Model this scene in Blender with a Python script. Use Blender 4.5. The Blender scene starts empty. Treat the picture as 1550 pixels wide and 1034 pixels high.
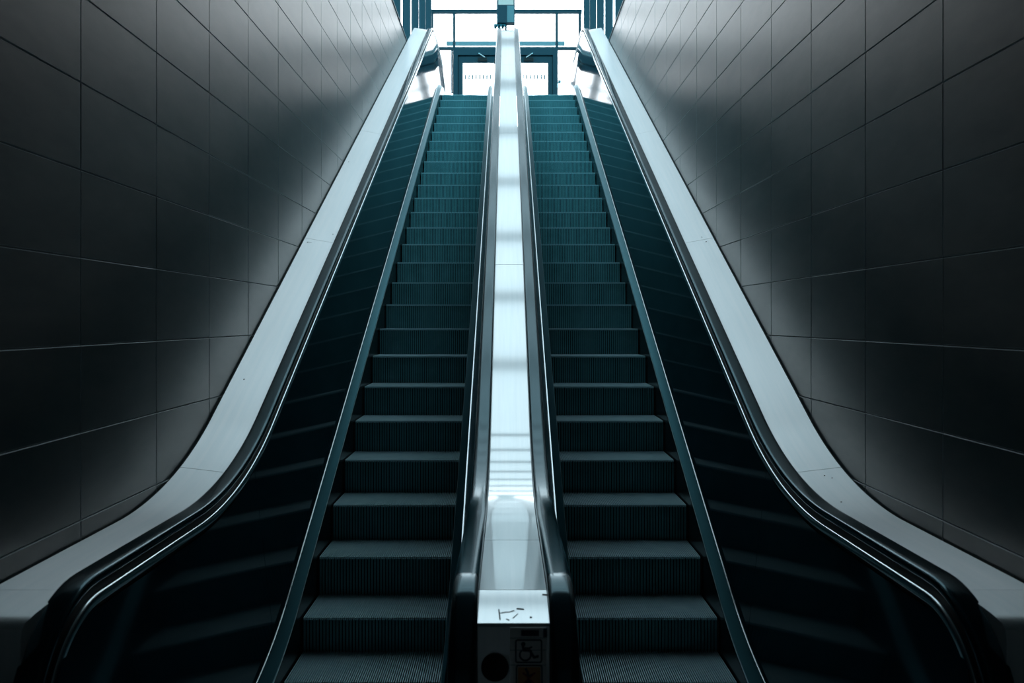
import bpy, math, random
import numpy as np
random.seed(7)
scn = bpy.context.scene
col = scn.collection
PI = math.pi
CAMZ = 2.01                      # lens height above the lower floor
T30 = math.tan(math.radians(30))

# ------------------------------------------------------------------ materials
def nodes_of(name):
    m = bpy.data.materials.new(name); m.use_nodes = True
    nt = m.node_tree
    return m, nt, nt.nodes['Principled BSDF']

def plain(name, colr, rough=0.5, metal=0.0, spec=0.5, coat=0.0):
    m, nt, b = nodes_of(name)
    b.inputs['Base Color'].default_value = (*colr, 1)
    b.inputs['Roughness'].default_value = rough
    b.inputs['Metallic'].default_value = metal
    b.inputs['Specular IOR Level'].default_value = spec
    b.inputs['Coat Weight'].default_value = coat
    return m

def mottled(name, c1, c2, scale=(3, 3, 3), rough=(0.4, 0.55), metal=0.0, spec=0.5, bump=0.0, detail=6, nscale=1.0):
    m, nt, b = nodes_of(name)
    tc = nt.nodes.new('ShaderNodeTexCoord'); mp = nt.nodes.new('ShaderNodeMapping')
    mp.inputs['Scale'].default_value = scale
    nz = nt.nodes.new('ShaderNodeTexNoise'); nz.inputs['Detail'].default_value = detail
    nz.inputs['Scale'].default_value = nscale; nz.inputs['Roughness'].default_value = 0.62
    rp = nt.nodes.new('ShaderNodeValToRGB')
    rp.color_ramp.elements[0].position = 0.33; rp.color_ramp.elements[0].color = (*c1, 1)
    rp.color_ramp.elements[1].position = 0.68; rp.color_ramp.elements[1].color = (*c2, 1)
    mr = nt.nodes.new('ShaderNodeMapRange')
    mr.inputs['To Min'].default_value = rough[0]; mr.inputs['To Max'].default_value = rough[1]
    L = nt.links.new
    L(tc.outputs['Object'], mp.inputs['Vector']); L(mp.outputs['Vector'], nz.inputs['Vector'])
    L(nz.outputs['Fac'], rp.inputs['Fac']); L(rp.outputs['Color'], b.inputs['Base Color'])
    L(nz.outputs['Fac'], mr.inputs['Value']); L(mr.outputs['Result'], b.inputs['Roughness'])
    b.inputs['Metallic'].default_value = metal
    b.inputs['Specular IOR Level'].default_value = spec
    if bump:
        bp = nt.nodes.new('ShaderNodeBump'); bp.inputs['Strength'].default_value = bump
        bp.inputs['Distance'].default_value = 0.002
        L(nz.outputs['Fac'], bp.inputs['Height']); L(bp.outputs['Normal'], b.inputs['Normal'])
    return m

def glass(name, tint=(0.93, 0.98, 1.0), gloss=0.06):
    m = bpy.data.materials.new(name); m.use_nodes = True
    nt = m.node_tree; nt.nodes.clear()
    out = nt.nodes.new('ShaderNodeOutputMaterial'); mx = nt.nodes.new('ShaderNodeMixShader')
    tr = nt.nodes.new('ShaderNodeBsdfTransparent'); gl = nt.nodes.new('ShaderNodeBsdfGlossy')
    tr.inputs['Color'].default_value = (*tint, 1); gl.inputs['Roughness'].default_value = 0.02
    mx.inputs['Fac'].default_value = gloss
    nt.links.new(tr.outputs[0], mx.inputs[1]); nt.links.new(gl.outputs[0], mx.inputs[2])
    nt.links.new(mx.outputs[0], out.inputs[0])
    return m

M = {}
M['tile'] = mottled('wall_tile', (0.020, 0.050, 0.060), (0.070, 0.092, 0.097), (1.0, 1.1, 3.0), (0.295, 0.325), spec=0.9, bump=0.0, detail=4, nscale=2.2)
M['tile'].node_tree.nodes['Principled BSDF'].inputs['Specular Tint'].default_value = (1.0, 0.80, 0.70, 1)
M['grout'] = plain('tile_grout', (0.07, 0.08, 0.085), 0.8)
M['tile_edge_glint'] = plain('tile_chamfer_glint', (0.42, 0.48, 0.50), 0.4)  # chamfers coloured paler than the tile to imitate light caught on the edges
def brushed(m, aniso):
    """brush lines run uphill, so the gloss is smeared sideways (along X)"""
    nt = m.node_tree; b = nt.nodes['Principled BSDF']
    c = nt.nodes.new('ShaderNodeCombineXYZ'); c.inputs[0].default_value = 1
    b.inputs['Anisotropic'].default_value = aniso
    nt.links.new(c.outputs[0], b.inputs['Tangent'])
    return m
M['steel'] = brushed(mottled('brushed_steel', (0.70, 0.75, 0.76), (0.80, 0.83, 0.83), (40, 1.2, 1.2), (0.32, 0.38), metal=1.0, nscale=1.0), 0.95)
def polish(src, name, fac, r):
    """the same steel with a share of mirror-like gloss"""
    m = src.copy(); m.name = name; nt = m.node_tree; b = nt.nodes['Principled BSDF']
    out = [n for n in nt.nodes if n.type == 'OUTPUT_MATERIAL'][0]
    g = nt.nodes.new('ShaderNodeBsdfAnisotropic'); g.inputs['Roughness'].default_value = r
    g.inputs['Color'].default_value = (0.76, 0.80, 0.81, 1)
    x = nt.nodes.new('ShaderNodeMixShader'); x.inputs[0].default_value = fac
    nt.links.new(b.outputs[0], x.inputs[1]); nt.links.new(g.outputs[0], x.inputs[2]); nt.links.new(x.outputs[0], out.inputs[0])
    return m
M['steel_polished'] = polish(M['steel'], 'polished_steel', 0.50, 0.07)
M['steel_worn'] = polish(M['steel'], 'worn_steel', 0.12, 0.14)
for e, c in zip([n for n in M['steel_worn'].node_tree.nodes if n.type == 'VALTORGB'][0].color_ramp.elements, ((0.88, 0.95, 0.97, 1), (0.95, 0.99, 1.0, 1))): e.color = c
M['steel_worn'].node_tree.nodes['Principled BSDF'].inputs['Metallic'].default_value = 0.85
M['steel_bright'] = plain('bright_steel', (0.75, 0.83, 0.85), 0.18, 1.0)
M['steel_dark'] = plain('satin_steel', (0.06, 0.19, 0.23), 0.3, 1.0)
M['steel_mid'] = plain('teal_grey_steel', (0.40, 0.62, 0.66), 0.28, 1.0)
M['enamel'] = mottled('dark_enamel', (0.004, 0.022, 0.034), (0.007, 0.030, 0.044), (1, 1, 1), (0.05, 0.09), spec=0.5)
M['skirt'] = plain('skirt_enamel', (0.008, 0.014, 0.018), 0.25)
M['rubber'] = plain('handrail_rubber', (0.003, 0.014, 0.021), 0.13, spec=1.0, coat=0.0)
M['rubber'].node_tree.nodes['Principled BSDF'].inputs['Specular Tint'].default_value = (0.48, 0.88, 1.0, 1)
M['black'] = plain('matt_black', (0.004, 0.005, 0.006), 0.6)
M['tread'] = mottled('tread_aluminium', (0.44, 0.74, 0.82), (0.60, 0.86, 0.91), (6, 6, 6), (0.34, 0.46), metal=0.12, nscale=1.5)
M['groove'] = plain('tread_groove_dirt', (0.005, 0.010, 0.013), 0.9, spec=0.2)
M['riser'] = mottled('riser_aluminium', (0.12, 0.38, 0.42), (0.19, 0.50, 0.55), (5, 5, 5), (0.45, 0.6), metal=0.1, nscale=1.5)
M['frame'] = plain('window_frame_paint', (0.002, 0.036, 0.056), 0.45)
M['frame_grey'] = plain('grey_metal_paint', (0.13, 0.24, 0.27), 0.5)
M['glass'] = glass('window_glass')
M['roof_glass'] = glass('roof_glass', (0.9, 0.97, 1.0), 0.05)
M['stone'] = mottled('bounce_stone_floor', (0.24, 0.28, 0.29), (0.32, 0.36, 0.37), (2, 2, 2), (0.3, 0.5))  # out-of-view floors, lightened so they return some fill light
M['plaster'] = mottled('bounce_plaster', (0.50, 0.60, 0.63), (0.56, 0.66, 0.69), (2, 2, 2), (0.7, 0.9))  # unseen ceiling and back wall, made pale to bounce daylight as fill
M['paving'] = mottled('outdoor_paving', (0.38, 0.39, 0.39), (0.5, 0.5, 0.5), (2, 2, 2), (0.7, 0.9))
M['sticker'] = mottled('sticker_vinyl', (0.80, 0.80, 0.80), (0.88, 0.88, 0.87), (30, 30, 30), (0.5, 0.6))
M['sticker_orange'] = plain('orange_vinyl', (0.62, 0.32, 0.13), 0.5)
M['ink'] = plain('navy_ink', (0.006, 0.03, 0.06), 0.5)
M['ink_red'] = plain('red_ink', (0.35, 0.02, 0.02), 0.5)
M['scuff'] = plain('scuff_mark', (0.02, 0.03, 0.035), 0.7)
M['dash'] = plain('grey_vinyl', (0.25, 0.27, 0.28), 0.7)
M['screen'] = plain('backlit_panel', (0.3, 0.36, 0.35), 0.5)
M['screen'].node_tree.nodes['Principled BSDF'].inputs['Emission Color'].default_value = (0.40, 0.52, 0.50, 1)
M['screen'].node_tree.nodes['Principled BSDF'].inputs['Emission Strength'].default_value = 0.35

# ------------------------------------------------------------------ mesh builder
class MB:
    def __init__(s): s.v, s.f, s.m = [], [], []
    def face(s, pts, mi=0):
        b = len(s.v); s.v += [tuple(p) for p in pts]; s.f.append(tuple(range(b, b + len(pts)))); s.m.append(mi)
    def box(s, x0, x1, y0, y1, z0, z1, mi=0):
        b = len(s.v)
        s.v += [(x0, y0, z0), (x1, y0, z0), (x1, y1, z0), (x0, y1, z0), (x0, y0, z1), (x1, y0, z1), (x1, y1, z1), (x0, y1, z1)]
        for q in ((0, 3, 2, 1), (4, 5, 6, 7), (0, 1, 5, 4), (1, 2, 6, 5), (2, 3, 7, 6), (3, 0, 4, 7)):
            s.f.append(tuple(b + i for i in q)); s.m.append(mi)
    def rings(s, rings, closed=True, caps=True, mi=0, loop=False):
        b = len(s.v); n = len(rings[0])
        for r in rings: s.v += [tuple(p) for p in r]
        k = len(rings)
        for i in range(k if loop else k - 1):
            a0 = b + i * n; a1 = b + ((i + 1) % k) * n
            for j in range(n if closed else n - 1):
                j2 = (j + 1) % n
                s.f.append((a0 + j, a0 + j2, a1 + j2, a1 + j)); s.m.append(mi)
        if caps and closed and not loop:
            s.f.append(tuple(b + j for j in reversed(range(n)))); s.m.append(mi)
            s.f.append(tuple(b + (k - 1) * n + j for j in range(n))); s.m.append(mi)
    def prism_x(s, poly, x0, x1, mi=0):          # poly in (y, z)
        s.rings([[(x0, y, z) for y, z in poly], [(x1, y, z) for y, z in poly]], mi=mi)
    def prism_y(s, poly, y0, y1, mi=0):          # poly in (x, z)
        s.rings([[(x, y0, z) for x, z in poly], [(x, y1, z) for x, z in poly]], mi=mi)
    def tube(s, a, b_, r, n=10, mi=0):
        a = np.array(a, float); b_ = np.array(b_, float); d = b_ - a; d /= np.linalg.norm(d)
        u = np.cross(d, (0, 0, 1)); 
        if np.linalg.norm(u) < 1e-4: u = np.cross(d, (1, 0, 0))
        u /= np.linalg.norm(u); w = np.cross(d, u)
        ring = lambda c: [tuple(c + r * (math.cos(t) * u + math.sin(t) * w)) for t in [2 * PI * i / n for i in range(n)]]
        s.rings([ring(a), ring(b_)], mi=mi)
    def build(s, name, mats, parent=None, smooth=False, bevel=0, loc=None):
        me = bpy.data.meshes.new(name)
        v = s.v
        if loc is not None: v = [(p[0] - loc[0], p[1] - loc[1], p[2] - loc[2]) for p in v]
        me.from_pydata(v, [], s.f)
        for m in (mats if isinstance(mats, (list, tuple)) else [mats]): me.materials.append(m)
        for p, mi in zip(me.polygons, s.m): p.material_index = mi
        import bmesh
        bm = bmesh.new(); bm.from_mesh(me); bmesh.ops.recalc_face_normals(bm, faces=bm.faces); bm.to_mesh(me); bm.free()
        if smooth:
            for p in me.polygons: p.use_smooth = True
            me.set_sharp_from_angle(angle=math.radians(38))
        o = bpy.data.objects.new(name, me); col.objects.link(o)
        if loc is not None: o.location = loc
        if bevel:
            bv = o.modifiers.new('bevel', 'BEVEL'); bv.width = bevel; bv.segments = 2; bv.limit_method = 'ANGLE'
        if parent is not None: attach(o, parent)
        return o

def attach(o, parent):
    o.parent = parent
    o.matrix_parent_inverse = parent_world(parent).inverted()
def parent_world(p):
    from mathutils import Matrix
    mw = Matrix.Translation(p.location)
    if p.parent is not None: mw = parent_world(p.parent) @ p.matrix_parent_inverse @ mw
    return mw

def tag(o, label=None, cat=None, group=None, kind=None):
    if label: o['label'] = label
    if cat: o['category'] = cat
    if group: o['group'] = group
    if kind: o['kind'] = kind
    return o
def thing(name, loc, label, cat, group=None, kind=None):
    o = bpy.data.objects.new(name, None); col.objects.link(o); o.location = loc; o.empty_display_size = 0.2
    return tag(o, label, cat, group, kind)

# ------------------------------------------------------------------ the escalator path
ZLO, ZUP = 2.363, 8.56
def fillet_path():
    """side profile (d, Zp) lower flat -> 30 degree incline -> upper flat, with round transitions"""
    pts = [(1.5, ZLO)]
    R = 2.2; bd = ZLO / T30; t = R * math.tan(math.radians(15)); c = (bd - t, ZLO + R)
    for i in range(25):
        a = math.radians(30) * i / 24
        pts.append((c[0] + R * math.sin(a), c[1] - R * math.cos(a)))
    R = 1.9; bd = ZUP / T30; t = R * math.tan(math.radians(15)); c = (bd + t, ZUP - R)
    n_inc = 12
    a0 = pts[-1]; a1 = (c[0] - R * math.sin(math.radians(30)), c[1] + R * math.cos(math.radians(30)))
    for i in range(1, n_inc): pts.append((a0[0] + (a1[0] - a0[0]) * i / n_inc, a0[1] + (a1[1] - a0[1]) * i / n_inc))
    for i in range(25):
        a = math.radians(30) * (1 - i / 24)
        pts.append((c[0] - R * math.sin(a), c[1] + R * math.cos(a)))
    pts.append((19.0, ZUP))
    return pts
FP = fillet_path(); FD = np.array([p[0] for p in FP]); FZ = np.array([p[1] for p in FP])
def zp(d, H): return float(np.interp(d, FD, FZ)) - H + CAMZ
def dvals(a, b):
    ds = [a] + [d for d in FD if a + 1e-4 < d < b - 1e-4] + [b]
    return ds

def shear_sweep(mb, x_h, d0, d1, mi=0, closed=True):
    """cross-section [(x, H)] carried along the escalator slope"""
    mb.rings([[(x, d, zp(d, H)) for x, H in x_h] for d in dvals(d0, d1)], closed=closed, mi=mi)

# handrail centre line with both newel loops: (d, z) in world
H_RAIL = 3.183
NEWL, NEWU, RR = 2.66, 16.75, 0.38
def rail_path():
    pts = []
    zt = zp(NEWL, H_RAIL); c = (NEWL, zt - RR)
    pts.append((NEWL + 0.45, c[1] - RR)); pts.append((NEWL + 0.2, c[1] - RR))
    for i in range(33):
        a = -PI / 2 - PI * i / 32
        pts.append((c[0] + RR * math.cos(a), c[1] + RR * math.sin(a)))
    for d in dvals(NEWL, NEWU)[1:-1]: pts.append((d, zp(d, H_RAIL)))
    zt = zp(NEWU, H_RAIL); c = (NEWU, zt - RR)
    for i in range(33):
        a = PI / 2 - PI * i / 32
        pts.append((c[0] + RR * math.cos(a), c[1] + RR * math.sin(a)))
    pts.append((NEWU - 0.2, c[1] - RR)); pts.append((NEWU - 0.45, c[1] - RR))
    return pts
RAILP = rail_path()
def path_sweep(mb, path, prof, mi=0):
    """prof [(x, n)], n along the outward normal of the path"""
    rings = []
    P = np.array(path)
    for i in range(len(P)):
        t = P[min(i + 1, len(P) - 1)] - P[max(i - 1, 0)]; t /= np.linalg.norm(t)
        n = np.array((-t[1], t[0]))
        rings.append([(x, P[i][0] + n[0] * h, P[i][1] + n[1] * h) for x, h in prof])
    mb.rings(rings, mi=mi)
def rrect(x0, x1, h0, h1, r, n=5):
    pts = []
    for cx, cy, a0 in ((x1 - r, h1 - r, 0), (x0 + r, h1 - r, 90), (x0 + r, h0 + r, 180), (x1 - r, h0 + r, 270)):
        for i in range(n):
            a = math.radians(a0 + 90 * i / (n - 1)); pts.append((cx + r * math.cos(a), cy + r * math.sin(a)))
    return pts

def crown(x0, x1, h0, h1, n=36, e=0.55):
    c, r, m, q = (x0 + x1) / 2, (x1 - x0) / 2, (h0 + h1) / 2, (h1 - h0) / 2
    f = lambda v: math.copysign(abs(v) ** e, v)
    return [(c + r * f(math.cos(2 * PI * i / n)), m + q * f(math.sin(2 * PI * i / n))) for i in range(n)]

# ------------------------------------------------------------------ step (built once, then copied)
PITCH, SW = 0.4, 0.412
D0 = 4.648
def step_meshes():
    r = MB()                                                # riser with vertical cleats
    r.box(-SW, SW, 0.006, 0.40, -0.034, -0.018, 1)
    r.box(-SW, SW, 0.008, 0.03, -0.25, -0.012, 1)
    n = 44; p = 2 * SW / n
    for i in range(n):
        x = -SW + (i + 0.5) * p
        r.box(x - p * 0.33, x + p * 0.33, 0.0, 0.009, -0.25, -0.012, 0)
    n = 70; p = 2 * SW / n
    t = MB()
    t.box(-SW, SW, 0.004, 0.394, -0.018, -0.014, 1)
    for i in range(n):
        x = -SW + (i + 0.5) * p
        t.box(x - p * 0.25, x + p * 0.25, 0.0, 0.394, -0.016, 0.0, 0)
    return r, t
_r, _t = step_meshes()

def copy_child(src, parent, loc):
    c = src.copy(); col.objects.link(c); c.parent = parent; c.location = loc
    return c

def build_escalator(sx, label):
    """sx = -1 left, +1 right"""
    cx = sx * 0.769
    root = thing('escalator', (cx, 3.0, 0.0), label, 'escalator', 'pair of escalators')
    O = lambda o: cx + o
    # steps
    first = None
    for k in range(-3, 29):
        d = D0 + PITCH * k
        z = zp(d, 4.377)
        loc = (0, d - 3.0, z)
        if first is None:
            s = _r.build('step', [M['riser'], M['groove']]); s.parent = root; s.location = loc
            tr = _t.build('tread', [M['tread'], M['groove']]); tr.parent = s
            first = (s, tr)
        else:
            s = copy_child(first[0], root, loc); copy_child(first[1], s, (0, 0, 0))
    for side in (-1, 1):
        X = lambda o: cx + side * o
        # skirt panel beside the steps
        mb = MB(); shear_sweep(mb, [(X(0.420), 4.258), (X(0.434), 4.258), (X(0.434), 4.95), (X(0.420), 4.95)], 2.75, 16.7)
        mb.build('skirt_panel', M['skirt'], root)
        # sloping steel ledge over the skirt
        mb = MB()
        shear_sweep(mb, [(X(0.418), 4.262), (X(0.421), 4.245), (X(0.470), 4.207), (X(0.474), 4.203), (X(0.474), 4.225), (X(0.430), 4.27)], 2.75, 16.7)
        led = mb.build('skirt_ledge', M['steel_dark'], root, smooth=True)
        mb = MB(); c0, c1 = X(0.477), 4.200
        shear_sweep(mb, [(c0 + 0.004 * math.cos(a), c1 + 0.004 * math.sin(a)) for a in [i * PI / 3 for i in range(6)]], 2.75, 16.7)
        bead = mb.build('edge_bead', M['steel_bright'], led, smooth=True)
        mb = MB(); c0, c1 = X(0.4245), 4.258
        shear_sweep(mb, [(c0 + 0.0075 * math.cos(a), c1 + 0.0065 * math.sin(a)) for a in [i * PI / 4 for i in range(8)]], 2.75, 16.7)
        mb.build('edge_bead', M['steel_mid'], led, smooth=True)
        # balustrade panels, in lengths
        HB, HT, OB, OT = 4.203, 3.30, 0.478, 0.580
        zt0, zt1 = zp(NEWL, H_RAIL) - RR, zp(NEWU, H_RAIL) - RR
        RP = RR - 0.075
        cuts = [NEWL - RP, 4.3, 6.75, 9.2, 11.65, 14.1, NEWU + RP]
        for a, b in zip(cuts[:-1], cuts[1:]):
            ds = dvals(a + 0.0015, b - 0.0015)
            if a < NEWL: ds = [NEWL - RP * math.cos(PI / 2 * i / 14) + 0.0005 for i in range(15)] + [d for d in ds if d > NEWL + 0.01]
            if b > NEWU: ds = [d for d in ds if d < NEWU - 0.01] + [NEWU + RP * math.sin(PI / 2 * i / 14) - 0.0005 for i in range(15)]
            mb = MB(); rings = []
            for d in ds:
                zb, zt = zp(d, HB), zp(d, HT)
                lo, hi = zb, zt
                if d < NEWL:
                    q = math.sqrt(max(RP * RP - (d - NEWL) ** 2, 1e-6)); hi = zt0 + q; lo = max(zb, zt0 - q)
                if d > NEWU:
                    q = math.sqrt(max(RP * RP - (d - NEWU) ** 2, 1e-6)); hi = zt1 + q; lo = max(zb, zt1 - q)
                oo = lambda z: OB + (OT - OB) * (z - zb) / (zt - zb)
                rings.append([(X(oo(lo)), d, lo), (X(oo(hi)), d, hi), (X(oo(hi) + 0.02), d, hi), (X(oo(lo) + 0.02), d, lo)])
            mb.rings(rings); mb.build('balustrade_panel', M['enamel'], root, smooth=True)
        # steel guide under the handrail, on the step side
        mb = MB()
        a, b = sorted((X(0.572), X(0.592)))
        path_sweep(mb, RAILP, rrect(a, b, -0.098, -0.062, 0.007, 4))
        mb.build('handrail_guide', M['steel_bright'], root, smooth=True)
        # black newel core / channel inside the handrail
        mb = MB()
        a, b = sorted((X(0.590), X(0.652)))
        path_sweep(mb, RAILP, [(a, -0.20), (b, -0.20), (b, -0.03), (a, -0.03)])
        mb.build('handrail_channel', M['black'], root)
        for c, zc in ((NEWL, zt0), (NEWU, zt1)):
            mb = MB(); mb.prism_x([(c + (RR - 0.19) * math.cos(t), zc + (RR - 0.19) * math.sin(t)) for t in [i * PI / 16 for i in range(32)]], a, b)
            mb.build('newel_core', M['black'], root)
        # rubber handrail
        mb = MB(); a, b = sorted((X(0.579), X(0.661)))
        path_sweep(mb, RAILP, crown(a, b, -0.040, 0.0))
        mb.build('handrail', M['rubber'], root, smooth=True)
    # outer deck between handrail and wall
    xi, xo = cx + sx * 0.648, sx * 1.668
    HD, TILT = 3.222, 0.046       # the deck falls slightly towards the handrail
    cuts = [2.60, 4.12, 6.67, 9.22, 11.77, 14.3, 16.95]
    tl = lambda d: TILT * min(1.0, max(0.0, (d - 3.3) / 1.3)) * min(1.0, max(0.0, (15.6 - d) / 1.0))
    for a, b in zip(cuts[:-1], cuts[1:]):
        mb = MB(); mb.rings([[(xi, d, zp(d, HD)), (xo, d, zp(d, HD - tl(d))), (xo, d, zp(d, HD + 0.03)), (xi, d, zp(d, HD + 0.03))] for d in dvals(a + 0.0015, b - 0.0015)])
        mb.build('deck_panel', M['steel_worn'], root, smooth=True)
    for d, x, w, l in (((6.60, -1.632, .010, .016), (6.61, -1.615, .028, .005), (6.80, -1.47, .009, .014), (8.3, -1.63, .010, .012), (4.9, -1.60, .008, .012)) if sx < 0 else ((6.62, 1.60, .012, .014), (6.70, 1.585, .006, .02), (4.05, 1.56, .008, .012), (4.02, 1.585, .007, .010), (3.75, 1.52, .008, .012))):
        f = lambda xx, dd: (xx, dd, zp(dd, HD - tl(dd) * (abs(xx) - abs(xi)) / (abs(xo) - abs(xi))) + 0.0015)
        mb = MB(); mb.face([f(x - w / 2, d), f(x + w / 2, d + l * 0.3), f(x + w / 2.4, d + l), f(x - w / 2.6, d + l * 0.8)])
        mb.build('scuff_mark', M['scuff'], [o for o in root.children if o.name.startswith('deck_panel')][1])
    z = zp(2.6, HD); mb = MB()
    prof = [(2.60, z), (2.50, z - 0.003), (2.42, z - 0.010), (2.365, z - 0.020), (2.350, z - 0.032), (2.345, z - 0.060), (2.345, 0.0), (2.375, 0.0), (2.375, z - 0.10), (2.60, z - 0.03)]
    mb.rings([[(x, y, zz + (dz if zz > z - 0.09 else 0)) for y, zz in prof] for x, dz in ((xi, 0), (xo, 0))]); mb.build('end_panel', M['steel_worn'], root, smooth=True)
    z = zp(17, HD); mb = MB()
    prof = [(16.953, z), (17.12, z - 0.015), (17.18, z - 0.07), (17.18, zp(17, 4.377)), (17.15, zp(17, 4.377)), (17.15, z - 0.08), (16.953, z - 0.03)]
    mb.rings([[(x, y, zz + (dz if zz > z - 0.09 else 0)) for y, zz in prof] for x, dz in ((xi, 0), (xo, 0))]); mb.build('end_panel', M['steel_worn'], root, smooth=True)
    # sealing strip along the wall
    mb = MB(); mb.rings([[(sx * 1.667, d, zp(d, HD - tl(d) + 0.008)), (sx * 1.679, d, zp(d, HD - tl(d) + 0.006)), (sx * 1.679, d, zp(d, HD + 0.05)), (sx * 1.667, d, zp(d, HD + 0.05))] for d in dvals(2.36, 13.6)])
    mb.build('sealing_strip', M['grout'], root)
    # comb plates at both ends
    for y0, y1, zz in ((2.35, 3.45, zp(2.5, 4.377)), (16.25, 17.6, zp(17.5, 4.377))):
        mb = MB(); mb.box(cx - 0.416, cx + 0.416, y0, y1, zz - 0.004, zz + 0.006)
        for i in range(44):
            x = cx - 0.405 + i * 0.81 / 43
            ya, yb = (y1, y1 + 0.03) if y0 < 5 else (y0 - 0.03, y0)
            mb.box(x - 0.004, x + 0.004, ya, yb, zz, zz + 0.005)
        mb.build('comb_plate', M['steel_dark'], root)
    return root

esc_l = build_escalator(-1, 'left escalator with dark ridged steps, between the left tiled wall and the centre deck')
esc_r = build_escalator(1, 'right escalator with dark ridged steps, between the centre deck and the right tiled wall')

# ------------------------------------------------------------------ centre deck
cd = thing('center_deck', (0, 3.0, 0), 'narrow brushed steel deck running uphill between the two escalators', 'deck')
HD, HW = 3.222, 0.1065
cuts = [2.60, 3.19, 6.33, 9.27, 12.2, 15.0, 16.95]
for a, b in zip(cuts[:-1], cuts[1:]):
    mb = MB(); shear_sweep(mb, [(-HW, HD), (HW, HD), (HW, HD + 0.03), (-HW, HD + 0.03)], a + 0.002, b - 0.002)
    mb.build('deck_panel', M['steel_polished'], cd, smooth=True)
z = zp(2.6, HD); zq = z - 0.039
mb = MB()
mb.prism_x([(2.598, z), (2.420, zq), (2.412, zq - 0.008), (2.408, 0.0), (2.44, 0.0), (2.445, zq - 0.02), (2.598, z - 0.03)], -HW, HW)
endp = mb.build('end_panel', M['steel_polished'], cd)
mb = MB(); zu = zp(17, HD)
mb.prism_x([(16.953, zu), (17.12, zu - 0.015), (17.18, zu - 0.07), (17.18, zp(17, 4.377)), (17.15, zp(17, 4.377)), (17.15, zu - 0.08), (16.953, zu - 0.03)], -HW, HW)
mb.build('end_panel', M['steel'], cd, smooth=True)
# marks on the lower end panel: measured positions on its upright face
FY = 2.409
def fx(px): return (px - 778.5) * 2.405 / 1235
def fz(py): return (485 - py) * 2.405 / 1235 + CAMZ
def rect(mb, x0, y0, x1, y1, lift, mi): mb.box(fx(x0), fx(x1), FY - lift, FY + 0.004, fz(y1), fz(y0), mi)
def stroke(mb, pts, w, lift, mi):
    for (ax, ay), (bx, by) in zip(pts[:-1], pts[1:]):
        dx, dy = bx - ax, by - ay; L = math.hypot(dx, dy); nx, ny = -dy / L * w / 2, dx / L * w / 2
        ex, ey = dx / L * w * 0.2, dy / L * w * 0.2
        mb.prism_y([(fx(ax + nx - ex), fz(ay + ny - ey)), (fx(bx + nx + ex), fz(by + ny + ey)), (fx(bx - nx + ex), fz(by - ny + ey)), (fx(ax - nx - ex), fz(ay - ny - ey))], FY - lift, FY, mi)
def disc(mb, cx, cy, r, lift, mi, n=28):
    mb.prism_y([(fx(cx + r * math.cos(2 * PI * i / n)), fz(cy + r * math.sin(2 * PI * i / n))) for i in range(n)], FY - lift, FY, mi)
def rframe(mb, x0, y0, x1, y1, w, r, lift, mi):
    pts = []
    for cx, cy, a0 in ((x1 - r, y0 + r, -90), (x1 - r, y1 - r, 0), (x0 + r, y1 - r, 90), (x0 + r, y0 + r, 180)):
        for i in range(5):
            a = math.radians(a0 + 22.5 * i); pts.append((cx + r * math.cos(a), cy + r * math.sin(a)))
    stroke(mb, pts + [pts[0]], w, lift, mi)
mb = MB()
rect(mb, 773, 950.5, 828, 1110, 0.0030, 0)
rect(mb, 790, 954, 817, 963, 0.0036, 2)
rect(mb, 823.5, 951, 829.5, 965, 0.0038, 2)
for yy in (966, 984.5, 1007): rect(mb, 773, yy - 0.4, 828, yy + 0.4, 0.0034, 3)
rframe(mb, 782, 969, 821, 1003, 2.2, 3, 0.0040, 2)
disc(mb, 793.3, 975.3, 3.4, 0.0040, 2)
stroke(mb, [(792.6, 977), (793.6, 984.6), (803.5, 985), (809.5, 995.4), (816, 993.6)], 3.8, 0.0041, 2)
stroke(mb, [(793.5, 981), (802, 981.6), (806.5, 979.4)], 2.2, 0.0042, 2)
stroke(mb, [(796.4 + 8.4 * math.cos(a), 991.6 + 8.4 * math.sin(a)) for a in [math.radians(-15 + i * 245 / 18) for i in range(19)]] , 2.6, 0.0043, 2)
rframe(mb, 783, 1007.5, 821.5, 1046, 2.2, 3, 0.0040, 2)
rect(mb, 785, 1010, 819.5, 1044, 0.0033, 1)
stroke(mb, [(797, 1012.5), (800, 1018), (801, 1028), (797, 1040)], 3.4, 0.0041, 2)
stroke(mb, [(801, 1028), (807, 1040)], 3.4, 0.0042, 2)
stroke(mb, [(793, 1019.5), (801, 1024), (811, 1019)], 2.2, 0.0043, 2)
stroke(mb, [(793, 1036), (811, 1018.5)], 1.8, 0.0044, 4)
stroke(mb, [(793, 1018.5), (812, 1037)], 1.8, 0.0045, 4)
st = mb.build('sticker', [M['sticker'], M['sticker_orange'], M['ink'], M['frame_grey'], M['ink_red']], endp)
st['label'] = 'pale sticker with a wheelchair pictogram above an orange prohibition pictogram'
mb = MB(); disc(mb, 750.5, 1011, 21, 0.004, 0, 40)
spk = mb.build('speaker_grille', M['black'], endp); spk['label'] = 'round black opening'
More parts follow.
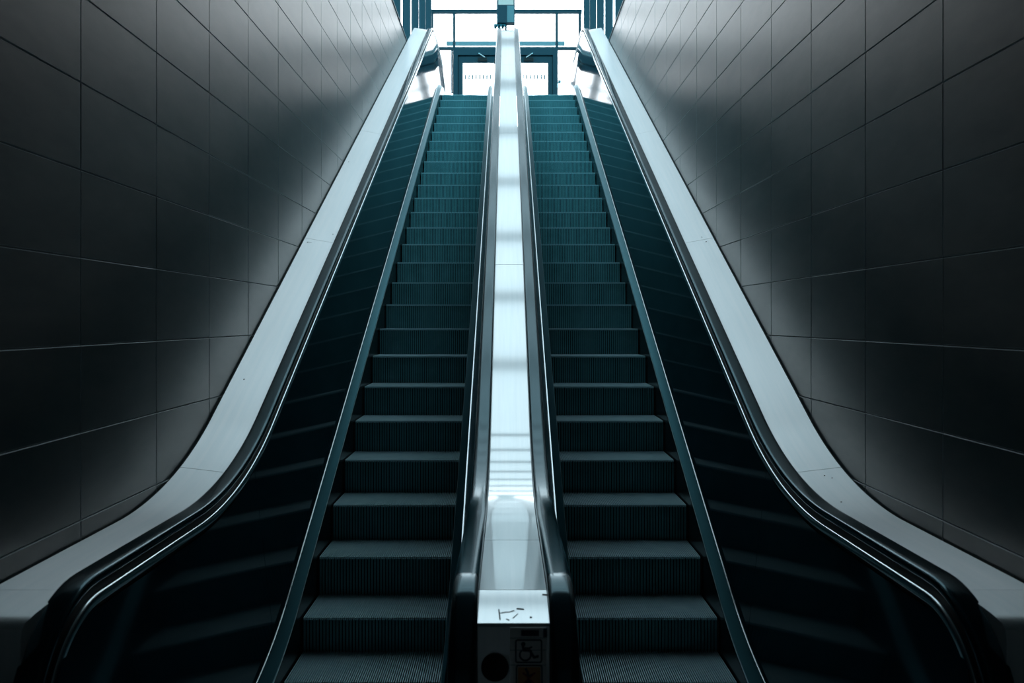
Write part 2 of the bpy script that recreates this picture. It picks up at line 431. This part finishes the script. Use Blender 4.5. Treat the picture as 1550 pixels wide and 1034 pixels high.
# scuffs on the sloping lip
mb = MB()
def lip(px, py):
    tt = (py - 890) / 53.0
    dd = 2.598 - 0.178 * tt
    return ((px - 767) * dd / 1235 - 0.020, dd, z - 0.039 * tt + 0.0012)
def scr(p, q, w):
    a, b = lip(*p), lip(*q)
    L = math.hypot(b[0] - a[0], b[1] - a[1]); nx, ny = -(b[1] - a[1]) / L * w / 2, (b[0] - a[0]) / L * w / 2
    s = -0.039 / 0.178
    mb.face([(a[0] + nx, a[1] + ny, a[2] - ny * s), (b[0] + nx, b[1] + ny, b[2] - ny * s), (b[0] - nx, b[1] - ny, b[2] + ny * s), (a[0] - nx, a[1] - ny, a[2] + ny * s)])
for p, q, w in (((755, 922), (757, 938), .004), ((757, 928), (768, 926), .003), ((768, 927), (779, 924), .003), ((782, 921), (793, 922), .005), ((766, 937), (771, 939), .003), ((802, 934), (805, 935), .006), ((821, 898), (828, 898.5), .007), ((776, 936), (784, 929), .002)):
    mb = MB(); scr(p, q, w); mb.build('scuff_mark', M['scuff'], endp)

# ------------------------------------------------------------------ tiled walls
TW, TH, TY0, TZ0 = 0.687, 0.3416, 3.18 - 0.687 * 11, CAMZ - 0.0969 - 0.3416 * 6
WALLTOP = CAMZ + 4.65
YB, YE = -4.2, 20.3
OPEN = 6.1                       # where the glazed upper hall begins over the incline
def wall(name, sx, label):
    mb = MB(); X0 = sx * 1.680
    g, ch = 0.0010, 0.0034       # half joint, chamfer
    mb.box(min(X0 + sx * 0.0042, X0 + sx * 0.3), max(X0 + sx * 0.0042, X0 + sx * 0.3), YB, YE, -0.3, WALLTOP - 0.02, 1)
    y = TY0
    while y < YE:
        zz = TZ0
        while zz < WALLTOP:
            a0, a1, b0, b1 = max(y, YB) + g, min(y + TW, YE) - g, max(zz, 0.0) + g, min(zz + TH, WALLTOP - 0.02) - g
            if a1 - a0 > 0.03 and b1 - b0 > 0.02:
                dx = random.uniform(-0.0006, 0.0006)
                F = [(X0 + dx, a0 + ch, b0 + ch), (X0 + dx, a1 - ch, b0 + ch), (X0 + dx, a1 - ch, b1 - ch), (X0 + dx, a0 + ch, b1 - ch)]
                Bk = [(X0 + sx * 0.0040, a0, b0), (X0 + sx * 0.0040, a1, b0), (X0 + sx * 0.0040, a1, b1), (X0 + sx * 0.0040, a0, b1)]
                b = len(mb.v); mb.v += F + Bk
                mb.f.append((b, b + 1, b + 2, b + 3)); mb.m.append(0)
                for i in range(4):
                    j = (i + 1) % 4; mb.f.append((b + i, b + j, b + 4 + j, b + 4 + i)); mb.m.append(2)
            zz += TH
        y += TW
    # coping
    xa, xb = sorted((X0 - sx * 0.012, X0 + sx * 0.3)); mb.box(xa, xb, OPEN, YE, WALLTOP - 0.02, WALLTOP, 3)
    o = mb.build(name, [M['tile'], M['grout'], M['tile_edge_glint'], M['frame']])
    return tag(o, label, 'wall', kind='structure')
wall('wall_left', -1, 'dark grey tiled wall left of the left escalator')
wall('wall_right', 1, 'dark grey tiled wall right of the right escalator')

UF = zp(18, 4.377)          # upper floor level
ROOF = CAMZ + 8.75
def struct(name, mats, mb, label, cat): return tag(mb.build(name, mats), label, cat, kind='structure')
mb = MB(); mb.box(-1.7, 1.7, YB, YE, -0.3, -0.002); struct('floor', M['stone'], mb, 'stone floor at the foot of the escalators, lightened to bounce light', 'floor')
mb = MB(); mb.box(-1.69, 1.69, 17.6, 20.12, UF - 0.25, UF); mb.box(-1.69, 1.69, 20.1, 20.3, 0, UF)
struct('floor', M['stone'], mb, 'upper landing floor at the head of the escalators', 'floor')
mb = MB(); mb.box(-2.0, 2.0, YB, OPEN, WALLTOP, WALLTOP + 0.3); struct('ceiling', M['plaster'], mb, 'ceiling over the lower hall, made pale to bounce light', 'ceiling')
mb = MB(); mb.box(-2.0, 2.0, YB - 0.3, YB, -0.3, WALLTOP + 0.3); struct('wall_back', M['plaster'], mb, 'wall behind the lower hall, made pale to bounce light', 'wall')
w = thing('window_5', (0, OPEN, WALLTOP + 0.3), 'unseen glazed gable added over the lower ceiling edge to let in fill light', 'window', kind='structure')  # added out of view so sky light fills the step risers
mb = MB(); mb.box(-2.0, 2.0, OPEN - 0.02, OPEN - 0.01, WALLTOP + 0.3, ROOF); mb.build('pane', M['glass'], w)
for x in (-1.95, -0.65, 0.65, 1.95):
    mb = MB(); mb.box(x - 0.03, x + 0.03, OPEN - 0.08, OPEN, WALLTOP + 0.3, ROOF); mb.build('mullion', M['frame'], w)
mb = MB(); mb.box(-40, 40, 20.34, 90, UF - 0.5, UF - 0.03); struct('ground', M['paving'], mb, 'pale paved ground outside the doors', 'ground')

# side glazing with deep vertical fins, and roof glazing with beams
FINS = [13.97 + 1.43 * k for k in range(-5, 5)]
for i, sx in ((2, -1), (3, 1)):
    w = thing('window_%d' % i, (sx * 1.98, 14, WALLTOP), 'glazed %s wall of the upper hall behind dark vertical fins' % ('left' if sx < 0 else 'right'), 'window', kind='structure')
    mb = MB(); a, b = sorted((sx * 1.985, sx * 1.997)); mb.box(a, b, OPEN, 20.2, WALLTOP, ROOF); mb.build('pane', M['glass'], w)
    for d in FINS:
        mb = MB(); a, b = sorted((sx * 1.838, sx * 1.984)); mb.box(a, b, d - 0.03, d + 0.03, WALLTOP, ROOF - 0.0)
        mb.build('fin', M['frame'], w)
w = thing('window_4', (0, 14, ROOF), 'glass roof over the upper hall', 'window', kind='structure')
mb = MB(); mb.box(-2.0, 2.0, OPEN, 20.3, ROOF + 0.005, ROOF + 0.02); mb.build('pane', M['roof_glass'], w)
for d in FINS:
    mb = MB(); mb.box(-1.85, 1.85, d - 0.07, d + 0.07, ROOF - 0.16, ROOF); mb.build('beam', M['frame'], w)

# end glazing
DE = 20.2
def ex(px): return (px - 767) * DE / 1235 - 0.015
def ez(py): return (485 - py) * DE / 1235 + CAMZ
w = thing('window_1', (0, DE, UF), 'bright glazed end wall above and beside the doors', 'window', kind='structure')
def bar(name, x0, x1, y0, y1, t0=-0.04, t1=0.06, mat='frame', parent=None):
    mb = MB(); mb.box(ex(x0), ex(x1), DE + t0, DE + t1, ez(y1), ez(y0)); return mb.build(name, M[mat], parent or w)
bar('transom', 651.5, 880.5, 15, 20)
bar('transom', 652, 878, 71.5, 75.5)
bar('mullion', 651.8, 655.6, 20, 141); bar('mullion', 875.4, 879.2, 20, 141)
bar('mullion', 685.3, 689, 20, 71.5); bar('mullion', 840.5, 844.5, 20, 71.5)
bar('mullion', 682.6, 685.0, 75.5, 141); 
mb = MB(); mb.box(ex(645), ex(885), DE + 0.015, DE + 0.025, ez(75.5), ROOF); mb.build('pane', M['glass'], w)
mb = MB(); mb.box(ex(645), ex(685), DE + 0.015, DE + 0.025, UF, ez(75.5)); mb.build('pane', M['glass'], w)
mb = MB(); mb.box(ex(844.5), ex(885), DE + 0.015, DE + 0.025, UF, ez(75.5)); mb.build('pane', M['glass'], w)
mb = MB(); mb.box(ex(672), ex(858), DE + 0.75, DE + 0.83, ez(66) + 0.22, ez(62) + 0.25)
mb.build('canopy_bar', M['frame_grey'], w)
# doors
mb = MB()
mb.box(ex(685.5), ex(844), DE - 0.05, DE + 0.07, ez(84), ez(75.5)); mb.box(ex(692), ex(838), DE + 0.045, DE + 0.07, ez(88.5), ez(83)); mb.box(ex(692), ex(696), DE + 0.045, DE + 0.07, UF, ez(84)); mb.box(ex(833), ex(838), DE + 0.045, DE + 0.07, UF, ez(84))
mb.box(ex(685.5), ex(693), DE - 0.05, DE + 0.07, UF, ez(84)); mb.box(ex(836.5), ex(844), DE - 0.05, DE + 0.07, UF, ez(84))
tag(mb.build('trim_1', M['frame']), 'dark door frame around the glazed double doors', 'door frame', kind='structure')
mid = 764.8
for i, (xa, xb) in ((1, (693.6, mid - 0.2)), (2, (mid + 0.2, 835.9))):
    dr = thing('door_%d' % i, (ex((xa + xb) / 2), DE, UF), '%s leaf of the glazed double doors at the top' % ('left' if i == 1 else 'right'), 'door', kind='structure')
    mb = MB(); t0, t1 = DE - 0.01, DE + 0.04
    mb.box(ex(xa), ex(xb), t0, t1, ez(95), ez(86)); mb.box(ex(xa), ex(xa + 7), t0, t1, UF + 0.01, ez(95)); mb.box(ex(xb - 7), ex(xb), t0, t1, UF + 0.01, ez(95))
    mb.box(ex(xa + 7), ex(xb - 7), t0, t1, UF + 0.01, UF + 0.2)
    mb.build('leaf_frame', M['frame'], dr)
    mb = MB(); mb.box(ex(xa + 7), ex(xb - 7), DE + 0.01, DE + 0.02, UF + 0.2, ez(95)); pn = mb.build('pane', M['glass'], dr)
    mb = MB(); x = xa + 9.5
    while x < xb - 9:
        mb.box(ex(x), ex(x + 2.4), DE + 0.006, DE + 0.0115, ez(120), ez(113)); x += 5.4
    mb.build('safety_marking', M['dash'], pn)
    cxp = 725 if i == 1 else 805; s = 1 if i == 1 else -1
    mb = MB(); mb.box(ex(cxp - 2), ex(cxp + 12), DE - 0.07, DE - 0.012, ez(93), ez(88.5)) if s > 0 else mb.box(ex(cxp - 12), ex(cxp + 2), DE - 0.07, DE - 0.012, ez(93), ez(88.5))
    cl = mb.build('door_closer', M['black'], dr)
    mb = MB(); mb.tube((ex(cxp + s * 9), DE - 0.085, ez(88.5)), (ex(cxp), DE - 0.16, ez(84.0)), 0.012); mb.tube((ex(cxp), DE - 0.16, ez(84)), (ex(cxp - s * 1.5), DE - 0.055, ez(83)), 0.014)
    mb.build('closer_arm', M['steel_bright'], cl)
# card reader on the jamb
t = thing('card_reader', (ex(845.5), DE - 0.04, ez(128)), 'small grey card reader on the right door jamb', 'card reader')
mb = MB(); mb.box(ex(844.2), ex(848.5), DE - 0.08, DE - 0.03, ez(127), ez(122.5)); mb.build('housing', M['frame_grey'], t, bevel=0.005)
mb = MB(); mb.box(ex(842.5), ex(844.2), DE - 0.075, DE - 0.03, ez(134), ez(127.5)); mb.box(ex(843.6), ex(844.6), DE - 0.07, DE - 0.035, ez(128), ez(126)); mb.build('keypad', M['steel_bright'], t)

# ------------------------------------------------------------------ sign box on a post at the head of the centre deck
DS = 17.5
def sx_(px): return (px - 767) * DS / 1235 - 0.015
def sz_(py): return (485 - py) * DS / 1235 + CAMZ
t = thing('sign_box', (sx_(765.4), DS + 0.1, UF), 'dark sign box on a thin post at the head of the centre deck', 'sign')
mb = MB(); mb.tube((sx_(765.4), DS + 0.1, UF), (sx_(765.4), DS + 0.1, sz_(33)), 0.022, 12); mb.box(sx_(765.4) - 0.08, sx_(765.4) + 0.08, DS + 0.02, DS + 0.18, UF, UF + 0.012); mb.build('post', M['frame'], t, smooth=True)
mb = MB(); mb.box(sx_(751.5), sx_(779), DS, DS + 0.18, sz_(34.3), sz_(-34)); hs = mb.build('housing', M['frame'], t, bevel=0.008)
mb = MB(); mb.box(sx_(754), sx_(777), DS - 0.006, DS + 0.002, sz_(7.3), sz_(-31)); mb.build('face_panel', M['screen'], t)
mb = MB(); mb.box(sx_(767.3), sx_(777.6), DS - 0.005, DS + 0.002, sz_(33.6), sz_(8.6)); mb.build('cover_plate', M['frame_grey'], t)
# small lamp bracket below it
mb = MB()
xc = sx_(764.6)
mb.box(sx_(747), sx_(764.8), DS + 0.06, DS + 0.085, sz_(38.5), sz_(34.5))
br = mb.build('bracket', M['steel_dark'], t)
for px in (750, 755.5, 761):
    mb = MB(); mb.tube((sx_(px), DS + 0.09, sz_(37.3)), (sx_(px - 0.5), DS - 0.02, sz_(42.5)), 0.03, 12); mb.box(sx_(px) - 0.008, sx_(px) + 0.008, DS + 0.06, DS + 0.085, sz_(40), sz_(36.5))
    mb.build('lamp_head', M['steel_dark'], t, smooth=True)

# ------------------------------------------------------------------ light
wd = bpy.data.worlds.new('World'); scn.world = wd; wd.use_nodes = True
wn = wd.node_tree; bg = wn.nodes['Background']
# hazy sky: a broad bright area low ahead, cooler overhead and behind
gtc = wn.nodes.new('ShaderNodeTexCoord')
gd = wn.nodes.new('ShaderNodeVectorMath'); gd.operation = 'DOT_PRODUCT'
gd.inputs[1].default_value = (0, math.cos(math.radians(16)), math.sin(math.radians(16)))
gm = wn.nodes.new('ShaderNodeMath'); gm.operation = 'MAXIMUM'; gm.inputs[1].default_value = 0.0
gp = wn.nodes.new('ShaderNodeMath'); gp.operation = 'POWER'; gp.inputs[1].default_value = 36.0
gx = wn.nodes.new('ShaderNodeMix'); gx.data_type = 'RGBA'
gy = wn.nodes.new('ShaderNodeVectorMath'); gy.operation = 'DOT_PRODUCT'; gy.inputs[1].default_value = (0, -1, 0)
gr = wn.nodes.new('ShaderNodeMapRange'); gr.inputs['From Min'].default_value = 0.0; gr.inputs['From Max'].default_value = 0.8
ga = wn.nodes.new('ShaderNodeMix'); ga.data_type = 'RGBA'
ga.inputs['A'].default_value = (1.08, 1.20, 1.25, 1); ga.inputs['B'].default_value = (0.46, 1.32, 1.55, 1)
wn.links.new(gtc.outputs['Generated'], gy.inputs[0]); wn.links.new(gy.outputs['Value'], gr.inputs['Value'])
wn.links.new(gr.outputs['Result'], ga.inputs['Factor']); wn.links.new(ga.outputs['Result'], gx.inputs['A'])
gx.inputs['A'].default_value = (1, 1, 1, 1); gx.inputs['B'].default_value = (5.2, 5.1, 5.2, 1)
L = wn.links.new
L(gtc.outputs['Generated'], gd.inputs[0]); L(gd.outputs['Value'], gm.inputs[0]); L(gm.outputs[0], gp.inputs[0])
L(gp.outputs[0], gx.inputs['Factor']); L(gx.outputs['Result'], bg.inputs['Color'])
bg.inputs['Strength'].default_value = 1.0

# ------------------------------------------------------------------ camera
cam = bpy.data.cameras.new('camera'); co = bpy.data.objects.new('camera', cam); col.objects.link(co)
co.location = (-0.020, 0, CAMZ); co.rotation_euler = (PI / 2, 0, 0)
cam.sensor_width = 36; cam.lens = 1235 / 1550 * 36
cam.shift_x = (775 - 767) / 1550; cam.shift_y = -(517 - 485) / 1550
cam.clip_start = 0.05
cam.dof.use_dof = True; cam.dof.focus_distance = 5.6; cam.dof.aperture_fstop = 3.6
scn.camera = co
scn.view_settings.view_transform = 'Standard'; scn.view_settings.look = 'None'
scn.view_settings.gamma = 1; scn.view_settings.exposure = 0.5
scn.cycles.use_denoising = True
scn.cycles.max_bounces = 12; scn.cycles.transparent_max_bounces = 12
scn.cycles.blur_glossy = 1.0
